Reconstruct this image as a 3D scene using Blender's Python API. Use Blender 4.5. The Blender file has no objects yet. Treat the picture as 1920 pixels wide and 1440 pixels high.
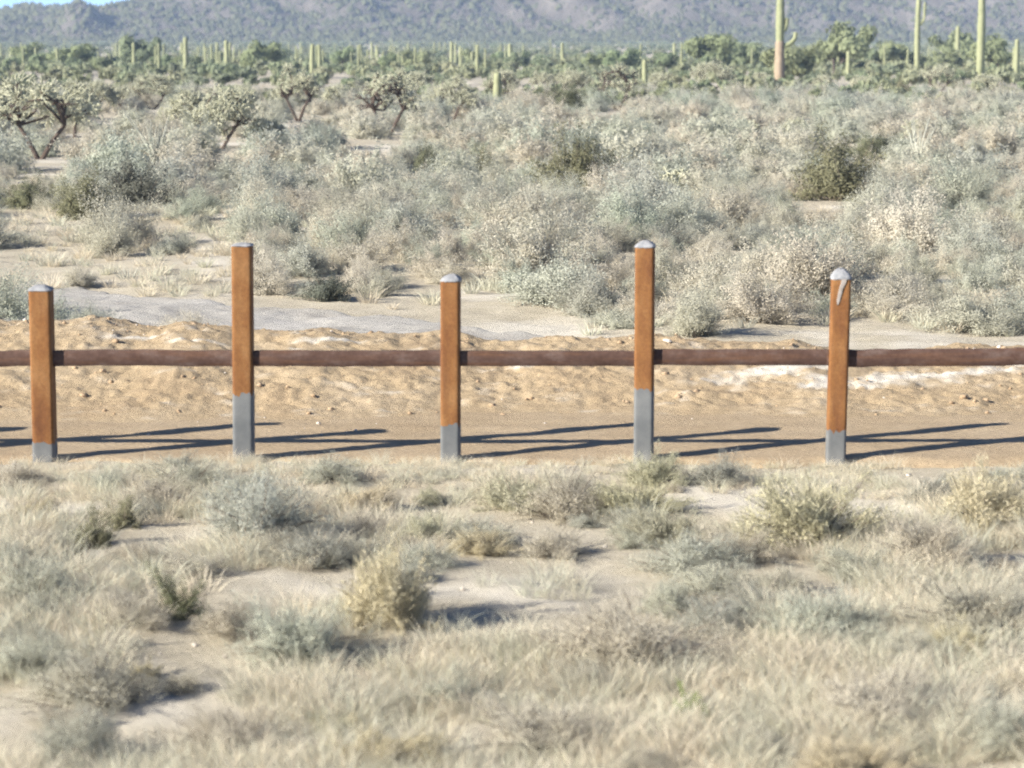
import bpy, math, random
import numpy as np

SC = bpy.context.scene
COL = SC.collection
R = math.radians

# ------------------------------------------------------------------ camera
F_PX = 4500.0                       # focal length in pixels of a 1920 wide frame
CAM_Z = 3.08
PITCH = math.atan(625.0 / F_PX)
cam_d = bpy.data.cameras.new('camera')
cam_d.sensor_width = 36.0
cam_d.lens = F_PX / 1920.0 * 36.0
cam_d.clip_start = 0.5
cam_d.clip_end = 20000.0
cam_d.dof.use_dof = True
cam_d.dof.focus_distance = 27.0
cam_d.dof.aperture_fstop = 2.4
cam = bpy.data.objects.new('camera', cam_d)
COL.objects.link(cam)
cam.location = (0, 0, CAM_Z)
cam.rotation_euler = (R(90) - PITCH, 0, 0)
SC.camera = cam

# ------------------------------------------------------------------ sky, sun, exposure
SUN_EL = R(25.0)
SUN_DIR = np.array([-0.875, -0.485])              # horizontal direction towards the sun
w = bpy.data.worlds.new('World')
SC.world = w
w.use_nodes = True
nt = w.node_tree
bg = nt.nodes['Background']
sky = nt.nodes.new('ShaderNodeTexSky')
sky.sky_type = 'NISHITA'
sky.sun_disc = False
sky.sun_elevation = SUN_EL
sky.sun_rotation = math.atan2(SUN_DIR[0], SUN_DIR[1])
sky.altitude = 500
sky.air_density = 0.35
sky.dust_density = 0.0
sky.ozone_density = 4.0
nt.links.new(sky.outputs[0], bg.inputs[0])
bg.inputs[1].default_value = 0.105

sun_d = bpy.data.lights.new('sun', 'SUN')
sun_d.energy = 5.0
sun_d.angle = R(0.53)
sun_d.color = (1.0, 0.94, 0.86)
sun = bpy.data.objects.new('sun', sun_d)
COL.objects.link(sun)
az = math.atan2(SUN_DIR[0], -SUN_DIR[1])
sun.rotation_euler = (R(90) - SUN_EL, 0, az)
sun.location = (-40, -22, 25)

SC.view_settings.view_transform = 'Standard'
SC.view_settings.look = 'None'
SC.view_settings.gamma = 1.0
SC.view_settings.use_curve_mapping = False
SC.view_settings.exposure = 1.24
SC.cycles.filter_width = 2.0
SC.cycles.max_bounces = 4
SC.cycles.diffuse_bounces = 2
SC.cycles.transmission_bounces = 2
SC.cycles.glossy_bounces = 1
SC.cycles.adaptive_threshold = 0.01
SC.cycles.use_light_tree = False
SC.cycles.use_denoising = True
SC.cycles.denoiser = 'OPENIMAGEDENOISE'
SC.cycles.denoising_input_passes = 'RGB_ALBEDO_NORMAL'
SC.cycles.denoising_prefilter = 'NONE'     # keeps fine leaf texture
SC.cycles.transparent_max_bounces = 8
SC.cycles.volume_bounces = 1

# ------------------------------------------------------------------ helpers
rng = np.random.default_rng(7)
random.seed(7)

def _hash(ix, iy, seed):
    h = (ix * 374761393 + iy * 668265263 + seed * 982451653) & 0xffffffff
    h = ((h ^ (h >> 13)) * 1274126177) & 0xffffffff
    return ((h ^ (h >> 16)) & 0xffff) / 65535.0

def vnoise(x, y, seed=0):
    x = np.asarray(x, float); y = np.asarray(y, float)
    fx = np.floor(x); fy = np.floor(y)
    ix = fx.astype(np.int64); iy = fy.astype(np.int64)
    tx = x - fx; ty = y - fy
    tx = tx * tx * tx * (tx * (tx * 6 - 15) + 10); ty = ty * ty * ty * (ty * (ty * 6 - 15) + 10)
    a = _hash(ix, iy, seed); b = _hash(ix + 1, iy, seed)
    c = _hash(ix, iy + 1, seed); d = _hash(ix + 1, iy + 1, seed)
    return (a + (b - a) * tx + (c - a) * ty + (a - b - c + d) * tx * ty) * 2 - 1

def fbm(x, y, seed=0, octv=4, gain=0.5):
    s = 0; a = 1.0; f = 1.0
    for o in range(octv):
        s = s + a * vnoise(x * f + 17.3 * o, y * f - 9.1 * o, seed + o)
        a *= gain; f *= 2.03
    return s

def sstep(a, b, x):
    t = np.clip((np.asarray(x, float) - a) / (b - a), 0, 1)
    return t * t * (3 - 2 * t)

def ray(px, py):
    dx = (px - 960) / F_PX; dy = -(py - 720) / F_PX
    c, s = math.cos(PITCH), math.sin(PITCH)
    return np.array([dx, c + dy * s, -s + dy * c])

def on_ground(px, py, z=0.0):
    d = ray(px, py); t = (z - CAM_Z) / d[2]
    return d[0] * t, d[1] * t

def at_depth(px, py, Y):
    d = ray(px, py); t = Y / d[1]
    return d[0] * t, CAM_Z + d[2] * t

def project(x, y, z):
    c, s = math.cos(PITCH), math.sin(PITCH)
    zz = z - CAM_Z
    fwd = y * c - zz * s; up = y * s + zz * c
    return 960 + F_PX * x / fwd, 720 - F_PX * up / fwd

FY = 18.0                                             # the fence stands 18 m from the camera

def terrain(x, y):
    x = np.asarray(x, float); y = np.asarray(y, float)
    near = 0.05 * fbm(x / 2.3, y / 2.3, 3, 4)
    fl = 1 - 0.75 * np.exp(-((y - 18.8) / 1.3) ** 2)
    far = 0.10 * fbm(x / 9, y / 9, 21, 3) * sstep(28, 45, y) * (1 - 0.5 * sstep(300, 800, y))
    rise = np.maximum(0, y - 500) * 0.0078
    return near * fl * (1 - sstep(60, 200, y)) + far + rise

def mk_mesh(name, V, Fs, mats=(), smooth=False, mat_idx=None):
    V = np.asarray(V, np.float32)
    if isinstance(Fs, np.ndarray):
        Fs = [Fs]
    me = bpy.data.meshes.new(name)
    me.vertices.add(len(V)); me.vertices.foreach_set('co', V.ravel())
    nl = sum(f.size for f in Fs); nf = sum(len(f) for f in Fs)
    me.loops.add(nl); me.polygons.add(nf)
    me.loops.foreach_set('vertex_index', np.concatenate([f.ravel() for f in Fs]).astype(np.int32))
    tot = np.concatenate([np.full(len(f), f.shape[1], np.int32) for f in Fs])
    st = np.concatenate([[0], np.cumsum(tot)[:-1]]).astype(np.int32)
    me.polygons.foreach_set('loop_start', st)
    if smooth:
        me.polygons.foreach_set('use_smooth', np.ones(nf, bool))
    for m in mats:
        me.materials.append(m)
    if mat_idx is not None:
        me.polygons.foreach_set('material_index', np.asarray(mat_idx, np.int32))
    me.update(calc_edges=True)
    me.validate()
    return me

def obj(name, me, parent=None, loc=(0, 0, 0), rot=(0, 0, 0), scale=(1, 1, 1)):
    o = bpy.data.objects.new(name, me)
    COL.objects.link(o)
    o.location = loc; o.rotation_euler = rot; o.scale = scale
    if parent is not None:
        o.parent = parent
    return o

def tag(o, label=None, cat=None, group=None, kind=None):
    if label: o['label'] = label
    if cat: o['category'] = cat
    if group: o['group'] = group
    if kind: o['kind'] = kind
    return o

class MB:                                             # collects geometry for one mesh
    def __init__(s): s.V = []; s.F = {}; s.n = 0
    def add(s, V, F):
        V = np.asarray(V, float); F = np.asarray(F, int)
        s.V.append(V); s.F.setdefault(F.shape[1], []).append(F + s.n); s.n += len(V)
    def mesh(s, name, mats=(), smooth=False):
        return mk_mesh(name, np.concatenate(s.V), [np.concatenate(v) for v in s.F.values()], mats, smooth)

def tube(mb, pts, radii, sides=6, cap=True, ribs=0, rib_depth=0.0, phase=0.0):
    pts = np.asarray(pts, float); n = len(pts)
    tan = np.gradient(pts, axis=0)
    tan /= np.linalg.norm(tan, axis=1)[:, None] + 1e-9
    ref = np.array([0, 1.0, 0]) if abs(tan[0][1]) < 0.9 else np.array([1.0, 0, 0])
    ang = np.arange(sides) / sides * 2 * math.pi + phase
    rr = 1 + (rib_depth * np.cos(ang * ribs) if ribs else 0 * ang)
    V = []
    for i in range(n):
        a = np.cross(tan[i], ref); a /= np.linalg.norm(a) + 1e-9
        b = np.cross(tan[i], a)
        V.append(pts[i] + radii[i] * (np.cos(ang) * rr)[:, None] * a + radii[i] * (np.sin(ang) * rr)[:, None] * b)
    V = np.concatenate(V)
    k = np.arange(sides); k2 = (k + 1) % sides
    F = np.concatenate([np.stack([i * sides + k, i * sides + k2, (i + 1) * sides + k2, (i + 1) * sides + k], 1) for i in range(n - 1)])
    mb.add(V, F)
    if cap:
        c = np.concatenate([V[-sides:], pts[-1:]])
        mb.add(c, np.stack([k, k2, np.full(sides, sides)], 1))

def diamonds(C, U, W):                                # leaf-sized faces: centre, half length, half width vectors
    V = np.stack([C - U, C + W, C + U, C - W], 1).reshape(-1, 3)
    F = np.arange(len(C) * 4).reshape(-1, 4)
    return V, F

def tubes_bulk(P, Rd, sides, cap=True):                # many short tubes at once: P (n,k,3), Rd (n,k)
    n, k, _ = P.shape
    d = P[:, -1] - P[:, 0]; d /= np.linalg.norm(d, axis=1)[:, None] + 1e-9
    ref = np.where(np.abs(d[:, 2:3]) < 0.9, np.array([[0, 0, 1.0]]), np.array([[1.0, 0, 0]]))
    a = np.cross(d, ref); a /= np.linalg.norm(a, axis=1)[:, None] + 1e-9
    b = np.cross(d, a)
    th = np.arange(sides) / sides * 2 * math.pi
    ring = np.cos(th)[None, :, None] * a[:, None] + np.sin(th)[None, :, None] * b[:, None]       # n, sides, 3
    V = (P[:, :, None] + ring[:, None] * Rd[:, :, None, None]).reshape(n, k * sides, 3)
    q = np.arange(sides); q2 = (q + 1) % sides
    F = np.concatenate([np.stack([i * sides + q, i * sides + q2, (i + 1) * sides + q2, (i + 1) * sides + q], 1) for i in range(k - 1)])
    Fq = (F[None] + (np.arange(n) * k * sides)[:, None, None]).reshape(-1, 4)
    return V.reshape(-1, 3), Fq

def rand_dirs(n, rg):
    v = rg.normal(size=(n, 3)); return v / np.linalg.norm(v, axis=1)[:, None]

# ------------------------------------------------------------------ materials
def mat(name, rough=0.9):
    m = bpy.data.materials.new(name); m.use_nodes = True
    b = m.node_tree.nodes['Principled BSDF']
    b.inputs['Roughness'].default_value = rough
    b.inputs['Specular IOR Level'].default_value = 0.15
    return m, m.node_tree, b

def noise_node(t, co, scale, detail=5, rough=0.6):
    n = t.nodes.new('ShaderNodeTexNoise')
    n.inputs['Scale'].default_value = scale
    n.inputs['Detail'].default_value = detail
    n.inputs['Roughness'].default_value = rough
    t.links.new(co, n.inputs['Vector'])
    return n.outputs['Fac']

def ramp(t, fac, stops):
    r = t.nodes.new('ShaderNodeValToRGB')
    el = r.color_ramp.elements
    while len(el) < len(stops): el.new(0.5)
    for e, (p, c) in zip(el, stops):
        e.position = p; e.color = (*c, 1)
    t.links.new(fac, r.inputs['Fac'])
    return r.outputs['Color']

def mixc(t, fac, a, b, blend='MIX'):
    n = t.nodes.new('ShaderNodeMix'); n.data_type = 'RGBA'; n.blend_type = blend
    for sock, v in ((n.inputs['Factor'], fac), (n.inputs['A'], a), (n.inputs['B'], b)):
        if isinstance(v, (tuple, list)): sock.default_value = (*v, 1) if len(v) == 3 else v
        elif isinstance(v, (int, float)): sock.default_value = v
        else: t.links.new(v, sock)
    return n.outputs['Result']

def bump(t, b, h, strength, dist):
    n = t.nodes.new('ShaderNodeBump')
    n.inputs['Strength'].default_value = strength; n.inputs['Distance'].default_value = dist
    t.links.new(h, n.inputs['Height']); t.links.new(n.outputs[0], b.inputs['Normal'])

def obj_co(t):
    return t.nodes.new('ShaderNodeTexCoord').outputs['Object']

def soil(name, c_lo, c_mid, c_hi, patch=None, patch_scale=0.5, patch_at=(0.52, 0.6)):
    m, t, b = mat(name, 0.95)
    co = obj_co(t)
    c = ramp(t, noise_node(t, co, 0.9, 8, 0.65), [(0.3, c_lo), (0.5, c_mid), (0.7, c_hi)])
    fine = noise_node(t, co, 22, 6, 0.7)
    c = mixc(t, 0.55, c, ramp(t, fine, [(0.3, (0.45, 0.45, 0.45)), (0.7, (1, 1, 1))]), 'MULTIPLY')
    if patch:
        f = ramp(t, noise_node(t, co, patch_scale, 5, 0.55), [(patch_at[0], (0, 0, 0)), (patch_at[1], (1, 1, 1))])
        c = mixc(t, f, c, patch)
    t.links.new(c, b.inputs['Base Color'])
    bump(t, b, noise_node(t, co, 30, 8, 0.75), 0.7, 0.03)
    return m

M_GROUND = soil('desert_soil', (0.49, 0.425, 0.305), (0.565, 0.50, 0.37), (0.62, 0.56, 0.435), (0.61, 0.56, 0.455), 0.35)
M_TRACK = soil('track_dirt', (0.43, 0.325, 0.20), (0.48, 0.37, 0.235), (0.525, 0.415, 0.275))
M_BERM = soil('berm_dirt', (0.40, 0.295, 0.178), (0.465, 0.355, 0.217), (0.515, 0.41, 0.272))
M_SAND = soil('pale_sand', (0.45, 0.41, 0.345), (0.52, 0.49, 0.425), (0.58, 0.55, 0.49))

def leafy(name, c1, c2, vary, trans=0.25):
    """small leaf and twig faces: colour varies from leaf to leaf and from plant to plant"""
    m = bpy.data.materials.new(name); m.use_nodes = True
    t = m.node_tree; t.nodes.clear()
    out = t.nodes.new('ShaderNodeOutputMaterial')
    geo = t.nodes.new('ShaderNodeNewGeometry'); oi = t.nodes.new('ShaderNodeObjectInfo')
    c = mixc(t, geo.outputs['Random Per Island'], c1, c2)
    c = mixc(t, ramp(t, oi.outputs['Random'], [(0.0, (0, 0, 0)), (1.0, (0.75, 0.75, 0.75))]), c, vary)
    wn = t.nodes.new('ShaderNodeTexWhiteNoise'); wn.noise_dimensions = '1D'
    t.links.new(oi.outputs['Random'], wn.inputs['W'])
    c = mixc(t, 1.0, c, ramp(t, wn.outputs['Value'], [(0.0, (0.74, 0.77, 0.76)), (0.35, (0.92, 0.97, 0.90)), (0.7, (1.0, 0.95, 0.88)), (1.0, (1.03, 1.0, 0.94))]), 'MULTIPLY')
    d = t.nodes.new('ShaderNodeBsdfDiffuse'); tr = t.nodes.new('ShaderNodeBsdfTranslucent')
    mx = t.nodes.new('ShaderNodeMixShader'); mx.inputs[0].default_value = trans
    t.links.new(c, d.inputs[0]); t.links.new(c, tr.inputs[0])
    t.links.new(d.outputs[0], mx.inputs[1]); t.links.new(tr.outputs[0], mx.inputs[2])
    t.links.new(mx.outputs[0], out.inputs[0])
    return m

M_SCRUB = leafy('pale_scrub_leaves', (0.57, 0.555, 0.47), (0.50, 0.49, 0.415), (0.60, 0.57, 0.49), 0.32)
M_DRY = leafy('dry_twigs', (0.555, 0.52, 0.43), (0.50, 0.47, 0.395), (0.54, 0.52, 0.44), 0.35)
M_YELLOW = leafy('yellow_green_blades', (0.58, 0.535, 0.39), (0.45, 0.42, 0.28), (0.60, 0.545, 0.42))
M_CREO = leafy('creosote_leaves', (0.23, 0.235, 0.145), (0.16, 0.165, 0.105), (0.27, 0.265, 0.18))
M_GREEN = leafy('small_green_leaves', (0.25, 0.34, 0.08), (0.15, 0.22, 0.05), (0.28, 0.32, 0.10))
M_TREE = leafy('palo_verde_leaves', (0.29, 0.345, 0.20), (0.21, 0.25, 0.145), (0.33, 0.36, 0.23))
M_BELT = leafy('far_bush_leaves', (0.31, 0.35, 0.22), (0.23, 0.26, 0.165), (0.38, 0.39, 0.28))
M_SAGE = leafy('sage_leaves', (0.50, 0.51, 0.425), (0.43, 0.44, 0.37), (0.54, 0.53, 0.45), 0.3)
M_DARK = leafy('shaded_bush_leaves', (0.20, 0.21, 0.18), (0.13, 0.14, 0.12), (0.22, 0.22, 0.17))  # darker leaf colour stands in for the shadow side of bushes
M_GRASS = leafy('straw_grass', (0.74, 0.68, 0.55), (0.62, 0.57, 0.455), (0.68, 0.65, 0.55), 0.4)
M_HILLBUSH = leafy('hill_shrubs', (0.125, 0.145, 0.08), (0.07, 0.085, 0.05), (0.16, 0.16, 0.10), 0.0)

def plain(name, c1, c2, scale=8, rough=0.85, bumps=0.3, dist=0.01):
    m, t, b = mat(name, rough)
    co = obj_co(t)
    c = ramp(t, noise_node(t, co, scale, 6, 0.65), [(0.35, c1), (0.65, c2)])
    t.links.new(c, b.inputs['Base Color'])
    bump(t, b, noise_node(t, co, scale * 5, 6, 0.7), bumps, dist)
    return m

M_STEM = plain('grey_brown_stem', (0.16, 0.13, 0.10), (0.27, 0.23, 0.18), 20)
M_BARK = plain('dark_bark', (0.06, 0.045, 0.035), (0.12, 0.09, 0.07), 12)
M_CHOLLA = plain('cholla_joints', (0.36, 0.36, 0.245), (0.50, 0.49, 0.35), 9, 0.8, 0.8, 0.02)
M_SAG = plain('saguaro_skin', (0.235, 0.25, 0.135), (0.32, 0.33, 0.19), 2.0, 0.7)
M_CORK = plain('saguaro_cork', (0.28, 0.22, 0.15), (0.38, 0.30, 0.21), 4.0, 0.9)
M_OCO = plain('ocotillo_cane', (0.30, 0.30, 0.24), (0.42, 0.42, 0.34), 10)
M_CLOD = plain('earth_clod', (0.37, 0.26, 0.155), (0.47, 0.35, 0.225), 6, 0.95, 0.8, 0.03)
M_STONE = plain('pale_stone', (0.50, 0.44, 0.36), (0.66, 0.61, 0.53), 6, 0.95, 0.6, 0.02)

def rust_material(name, c1, c2, c3, streak, patch, patch_amt):
    m, t, b = mat(name, 0.8)
    co = obj_co(t)
    mp = t.nodes.new('ShaderNodeMapping'); mp.inputs['Scale'].default_value = (1, 1, streak)
    oi = t.nodes.new('ShaderNodeObjectInfo')
    cx = t.nodes.new('ShaderNodeCombineXYZ')
    sc = t.nodes.new('ShaderNodeMath'); sc.operation = 'MULTIPLY'; sc.inputs[1].default_value = 37.0
    t.links.new(oi.outputs['Random'], sc.inputs[0])
    for k in range(3): t.links.new(sc.outputs[0], cx.inputs[k])
    t.links.new(cx.outputs[0], mp.inputs['Location'])
    t.links.new(co, mp.inputs[0])
    c = ramp(t, noise_node(t, mp.outputs[0], 6, 7, 0.65), [(0.28, c1), (0.5, c2), (0.72, c3)])
    run = t.nodes.new('ShaderNodeMapping'); run.inputs['Scale'].default_value = (7, 7, 2.6) if streak < 1 else (1.2, 8, 9)
    t.links.new(mp.outputs[0], run.inputs[0])
    f = ramp(t, noise_node(t, run.outputs[0], 1.0, 5, 0.6), [(0.50, (0, 0, 0)), (0.68, (patch_amt,) * 3)])
    c = mixc(t, f, c, patch)
    c = mixc(t, 0.55, c, ramp(t, noise_node(t, co, 45, 6, 0.75), [(0.3, (0.5, 0.45, 0.42)), (0.62, (1.08, 1.05, 1.0))]), 'MULTIPLY')
    t.links.new(c, b.inputs['Base Color'])
    bump(t, b, noise_node(t, co, 90, 6, 0.7), 0.4, 0.006)
    return m

M_RUST = rust_material('rusted_steel', (0.15, 0.062, 0.025), (0.225, 0.104, 0.037), (0.285, 0.150, 0.060), 0.55, (0.125, 0.052, 0.024), 0.7)
M_RAIL = rust_material('weathered_rail_steel', (0.065, 0.037, 0.027), (0.10, 0.060, 0.046), (0.15, 0.108, 0.09), 2.2, (0.20, 0.10, 0.05), 0.5)
M_GREY = plain('grey_primer', (0.115, 0.120, 0.118), (0.175, 0.178, 0.170), 5, 0.7, 0.15, 0.003)
M_CONC = plain('white_concrete', (0.20, 0.205, 0.21), (0.34, 0.34, 0.335), 14, 0.9, 0.4, 0.006)

M_DRIP = plain('pale_slurry', (0.27, 0.23, 0.19), (0.37, 0.33, 0.29), 20, 0.9, 0.3, 0.004)

# ------------------------------------------------------------------ the setting: ground
def grid_mesh(X, Y, Z, name, mats, smooth=True):
    r, c = X.shape
    V = np.stack([X, Y, Z], -1).reshape(-1, 3)
    i = np.arange(r - 1)[:, None] * c + np.arange(c - 1)[None]
    F = np.stack([i, i + 1, i + 1 + c, i + c], -1).reshape(-1, 4)
    return mk_mesh(name, V, F, mats, smooth)

ys = list(np.arange(-40, 8, 2.0)) + list(np.arange(8, 32, 0.085))
y = ys[-1]
while y < 2850:
    y = y * 1.018 + 0.02; ys.append(y)
ys = np.array(ys)
u = np.linspace(-1, 1, 261)
half = 9 + 0.42 * np.abs(ys)
X = u[None] * half[:, None]; Y = np.repeat(ys[:, None], len(u), 1)
micro = 0.014 * fbm(X / 0.22, Y / 0.22, 55, 3) * (1 - sstep(28, 40, Y))
Zg = terrain(X, Y) + micro
bermzone = sstep(17.75, 18.1, Y) * (1 - sstep(24.2, 25.0, Y))
Zg = Zg - 0.06 * bermzone
tag(obj('ground', grid_mesh(X, Y, Zg, 'ground', [M_GROUND])), kind='structure')

# graded dirt track just behind the fence
xs = np.linspace(-16, 16, 420); yy = np.arange(17.75, 20.45, 0.05)
X, Y = np.meshgrid(xs, yy)
edge = 0.12 * fbm(X / 0.9, Y * 0, 61, 3)
e = sstep(17.78, 18.02, Y + edge)
rut = -0.03 * np.exp(-((Y - 19.25 - 0.05 * fbm(X / 3, 0 * X, 4, 2)) / 0.16) ** 2) - 0.02 * np.exp(-((Y - 19.75) / 0.14) ** 2)
Z = -0.10 + e * 0.115 + 0.006 * fbm(X / 2.5, Y / 0.9, 31, 2) + 0.004 * fbm(X / 0.15, Y / 0.15, 32, 2) + 0.4 * rut * e + 0.004 * vnoise(X / 4, Y / 0.06, 36) * e
tag(obj('dirt_track', grid_mesh(X, Y, Z, 'dirt_track', [M_TRACK])), kind='structure')

# pushed-up bank of loose earth behind the track
def berm_h(X, Y):
    toe = 19.8 + 0.14 * fbm(X / 1.5, 0 * X, 71, 3)
    hgt = 0.47 - 0.028 * (X + 1.0) + 0.06 * fbm(X / 1.1, 0 * X + 3, 72, 3)
    hgt = np.clip(hgt, 0.25, 0.62)
    up = sstep(0, 2.35, Y - toe); dn = 1 - sstep(22.35, 24.2, Y)
    body = hgt * (0.55 * up + 0.45 * np.clip((Y - toe) / 2.35, 0, 1)) * dn
    lum = 0.03 * np.maximum(0, fbm(X / 0.55, Y / 0.30, 73, 4)) + 0.013 * np.abs(fbm(X / 0.19, Y / 0.15, 75, 3)) + 0.016 * fbm(X / 0.07, Y / 0.06, 78, 2) - 0.02
    return -0.07 + 0.055 * sstep(-0.4, 0.1, Y - toe) * (1 - sstep(24.0, 24.8, Y)) + body + lum * np.clip(up * 5, 0, 1) * dn
xs = np.arange(-9, 9, 0.03); yy = np.concatenate([np.arange(19.3, 22.8, 0.03), np.arange(22.8, 25.0, 0.06)])
X, Y = np.meshgrid(xs, yy)
berm = tag(obj('dirt_bank', grid_mesh(X, Y, berm_h(X, Y), 'dirt_bank', [M_BERM])), kind='structure')
pale = 0 * X                                          # spills of white caliche on the bank
for cx, cy, sx, sy in ((2.35, 21.35, 0.52, 0.22), (2.75, 21.0, 0.30, 0.18), (3.5, 21.25, 0.6, 0.21), (4.3, 21.5, 0.4, 0.12), (0.2, 21.5, 0.22, 0.08), (-3.5, 21.75, 0.35, 0.06), (-2.9, 21.6, 0.2, 0.05), (1.7, 21.7, 0.3, 0.07), (-1.6, 21.9, 0.3, 0.06)):
    pale = np.maximum(pale, np.exp(-((X - cx) / sx) ** 2 - ((Y - cy - 0.3 * (X - cx)) / sy) ** 2))
pale = sstep(0.15, 0.95, pale + 0.4 * fbm(X / 0.22, Y / 0.10, 79, 4)) * 0.9
at_ = berm.data.attributes.new('caliche', 'FLOAT', 'POINT'); at_.data.foreach_set('value', pale.astype(np.float32).ravel())
_t = M_BERM.node_tree; _b = _t.nodes['Principled BSDF']; _src = _b.inputs['Base Color'].links[0].from_socket
_a = _t.nodes.new('ShaderNodeAttribute'); _a.attribute_name = 'caliche'
_t.links.new(mixc(_t, _a.outputs['Fac'], _src, (0.66, 0.61, 0.51)), _b.inputs['Base Color'])

def lump(rg, rough=0.25):                             # small irregular clod or stone, about 40 triangles
    t = (1 + 5 ** 0.5) / 2
    v = np.array([(-1, t, 0), (1, t, 0), (-1, -t, 0), (1, -t, 0), (0, -1, t), (0, 1, t), (0, -1, -t), (0, 1, -t), (t, 0, -1), (t, 0, 1), (-t, 0, -1), (-t, 0, 1)], float)
    v /= np.linalg.norm(v[0])
    v *= (1 + rough * rg.normal(size=(12, 1)))
    f = np.array([(0, 11, 5), (0, 5, 1), (0, 1, 7), (0, 7, 10), (0, 10, 11), (1, 5, 9), (5, 11, 4), (11, 10, 2), (10, 7, 6), (7, 1, 8), (3, 9, 4), (3, 4, 2), (3, 2, 6), (3, 6, 8), (3, 8, 9), (4, 9, 5), (2, 4, 11), (6, 2, 10), (8, 6, 7), (9, 8, 1)])
    return v, f
def lumps(n, place, size, seed):
    rg = np.random.default_rng(seed); mb = MB()
    for i in range(n):
        v, f = lump(rg)
        x, y, z = place(rg); s = size(rg)
        mb.add(v * s * np.array([1.2, 1.0, 0.8]) + np.array([x, y, z]), f)
    return mb
def on_berm(rg):
    x = rg.uniform(-7, 7); y = rg.uniform(20.0, 22.4)
    if rg.random() < 0.35: y = 22.25 + rg.normal() * 0.12
    return x, y, float(berm_h(np.array([x]), np.array([y]))[0]) + 0.005
tag(obj('clods', lumps(900, on_berm, lambda g: 0.005 + 0.024 * g.random() ** 7, 5).mesh('clods', [M_CLOD]), berm), kind='stuff')
tag(obj('pale_stones', lumps(30, on_berm, lambda g: 0.008 + 0.025 * g.random() ** 3, 6).mesh('pale_stones', [M_STONE]), berm), kind='stuff')

# pale sandy strip behind the bank; its far edge runs from upper left to lower right
xs = np.linspace(-14, 7.5, 360); yy = np.arange(24.0, 32.5, 0.07)
X, Y = np.meshgrid(xs, yy)
far_edge = 28.9 - 0.95 * (X + 2.6) + 0.5 * fbm(X / 1.6, 0 * X, 81, 3)
far_edge = np.clip(far_edge, 24.3, 31.6)
cover = (1 - sstep(-0.35, 0.15, Y - far_edge)) * sstep(24.0, 24.5, Y) * (1 - sstep(6.0, 7.4, np.abs(X + 0) * (X > 0)))
Z = terrain(X, Y) + 0.014 * fbm(X / 0.22, Y / 0.22, 55, 3) - 0.14 + cover * 0.165 + 0.008 * fbm(X / 0.5, Y / 0.35, 82, 3)
tag(obj('sand_strip', grid_mesh(X, Y, Z, 'sand_strip', [M_SAND])), kind='structure')

# ------------------------------------------------------------------ the setting: mountain
def mountain_h(X, Y):
    base = np.maximum(0, Y - 500) * 0.0078
    rx = np.interp(X, [-1400, -700, -420, -335, -300, -280, -262, -240, -200, -100, 0, 300, 800, 1400],
                   [6, 8, 10, 13, 20.0, 20.0, 15.5, 18.0, 29, 58, 80, 120, 150, 110])
    f = sstep(1290, 1290 + 70 + rx * 2.6, Y)
    back = 1 - 0.6 * sstep(1900, 2600, Y)
    h = rx * f * back
    uu = (X + 0.8 * (Y - 1400)) / 75.0
    vv = (Y - 0.4 * X) / 210.0
    wv = 0.5 * fbm(uu * 0.6, vv, 93, 3)
    ridge = 1 - np.abs(fbm(uu + wv, vv, 91, 3)) * 1.6
    amp = np.clip(rx * 0.2, 1.5, 15) * sstep(1290, 1420, Y)
    h = h + amp * (ridge - 0.45) + 1.2 * fbm(X / 14, Y / 14, 95, 4) * sstep(1280, 1350, Y)
    h = h + 15 * np.exp(-(((X + 238 + (Y - 1340) * 0.3) / 11) ** 2 + ((Y - 1350) / 26) ** 2))      # dark outlying knoll
    for xa, ya, xb, yb, hh, wl, wr in ((-182, 1470, -128, 1345, 12, 22, 9), (-150, 1500, -88, 1350, 11, 20, 9), (-108, 1520, -62, 1400, 16, 28, 11), (10, 1480, 60, 1350, 9, 22, 9), (120, 1500, 175, 1350, 11, 24, 10), (230, 1480, 285, 1345, 10, 24, 10), (-330, 1440, -300, 1350, 5, 14, 7)):
        t_ = np.clip(((X - xa) * (xb - xa) + (Y - ya) * (yb - ya)) / ((xb - xa) ** 2 + (yb - ya) ** 2), 0, 1)
        off = (X - xa - t_ * (xb - xa)) + 0.4 * (Y - ya - t_ * (yb - ya)) + 5 * vnoise(X / 25, Y / 25, 97)   # steep right flank, gentle left flank
        h = h + hh * (1 - 0.85 * t_) * np.exp(-np.where(off > 0, off / wr, -off / wl) ** 1.3) * sstep(1300, 1370, Y) * (1 - sstep(ya, ya + 50, Y))
    return base + np.maximum(h, -1.5) - 1.5 * (1 - sstep(1240, 1300, Y))
xs = np.arange(-1000, 1000, 5.0); yy = np.concatenate([np.arange(1230, 1760, 4.5), np.arange(1760, 2700, 25.0)])
X, Y = np.meshgrid(xs, yy)
m, t, b = mat('mountain_rock', 0.95)
co = obj_co(t)
c = ramp(t, noise_node(t, co, 0.045, 8, 0.6), [(0.32, (0.10, 0.086, 0.068)), (0.5, (0.165, 0.143, 0.115)), (0.68, (0.25, 0.22, 0.18))])
c = mixc(t, 0.5, c, ramp(t, noise_node(t, co, 0.35, 6, 0.7), [(0.35, (0.45, 0.47, 0.45)), (0.65, (1, 1, 1))]), 'MULTIPLY')
t.links.new(c, b.inputs['Base Color'])
bump(t, b, noise_node(t, co, 0.25, 8, 0.7), 0.9, 2.0)
mountain = tag(obj('mountain', grid_mesh(X, Y, mountain_h(X, Y), 'mountain', [m])), kind='structure')
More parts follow.
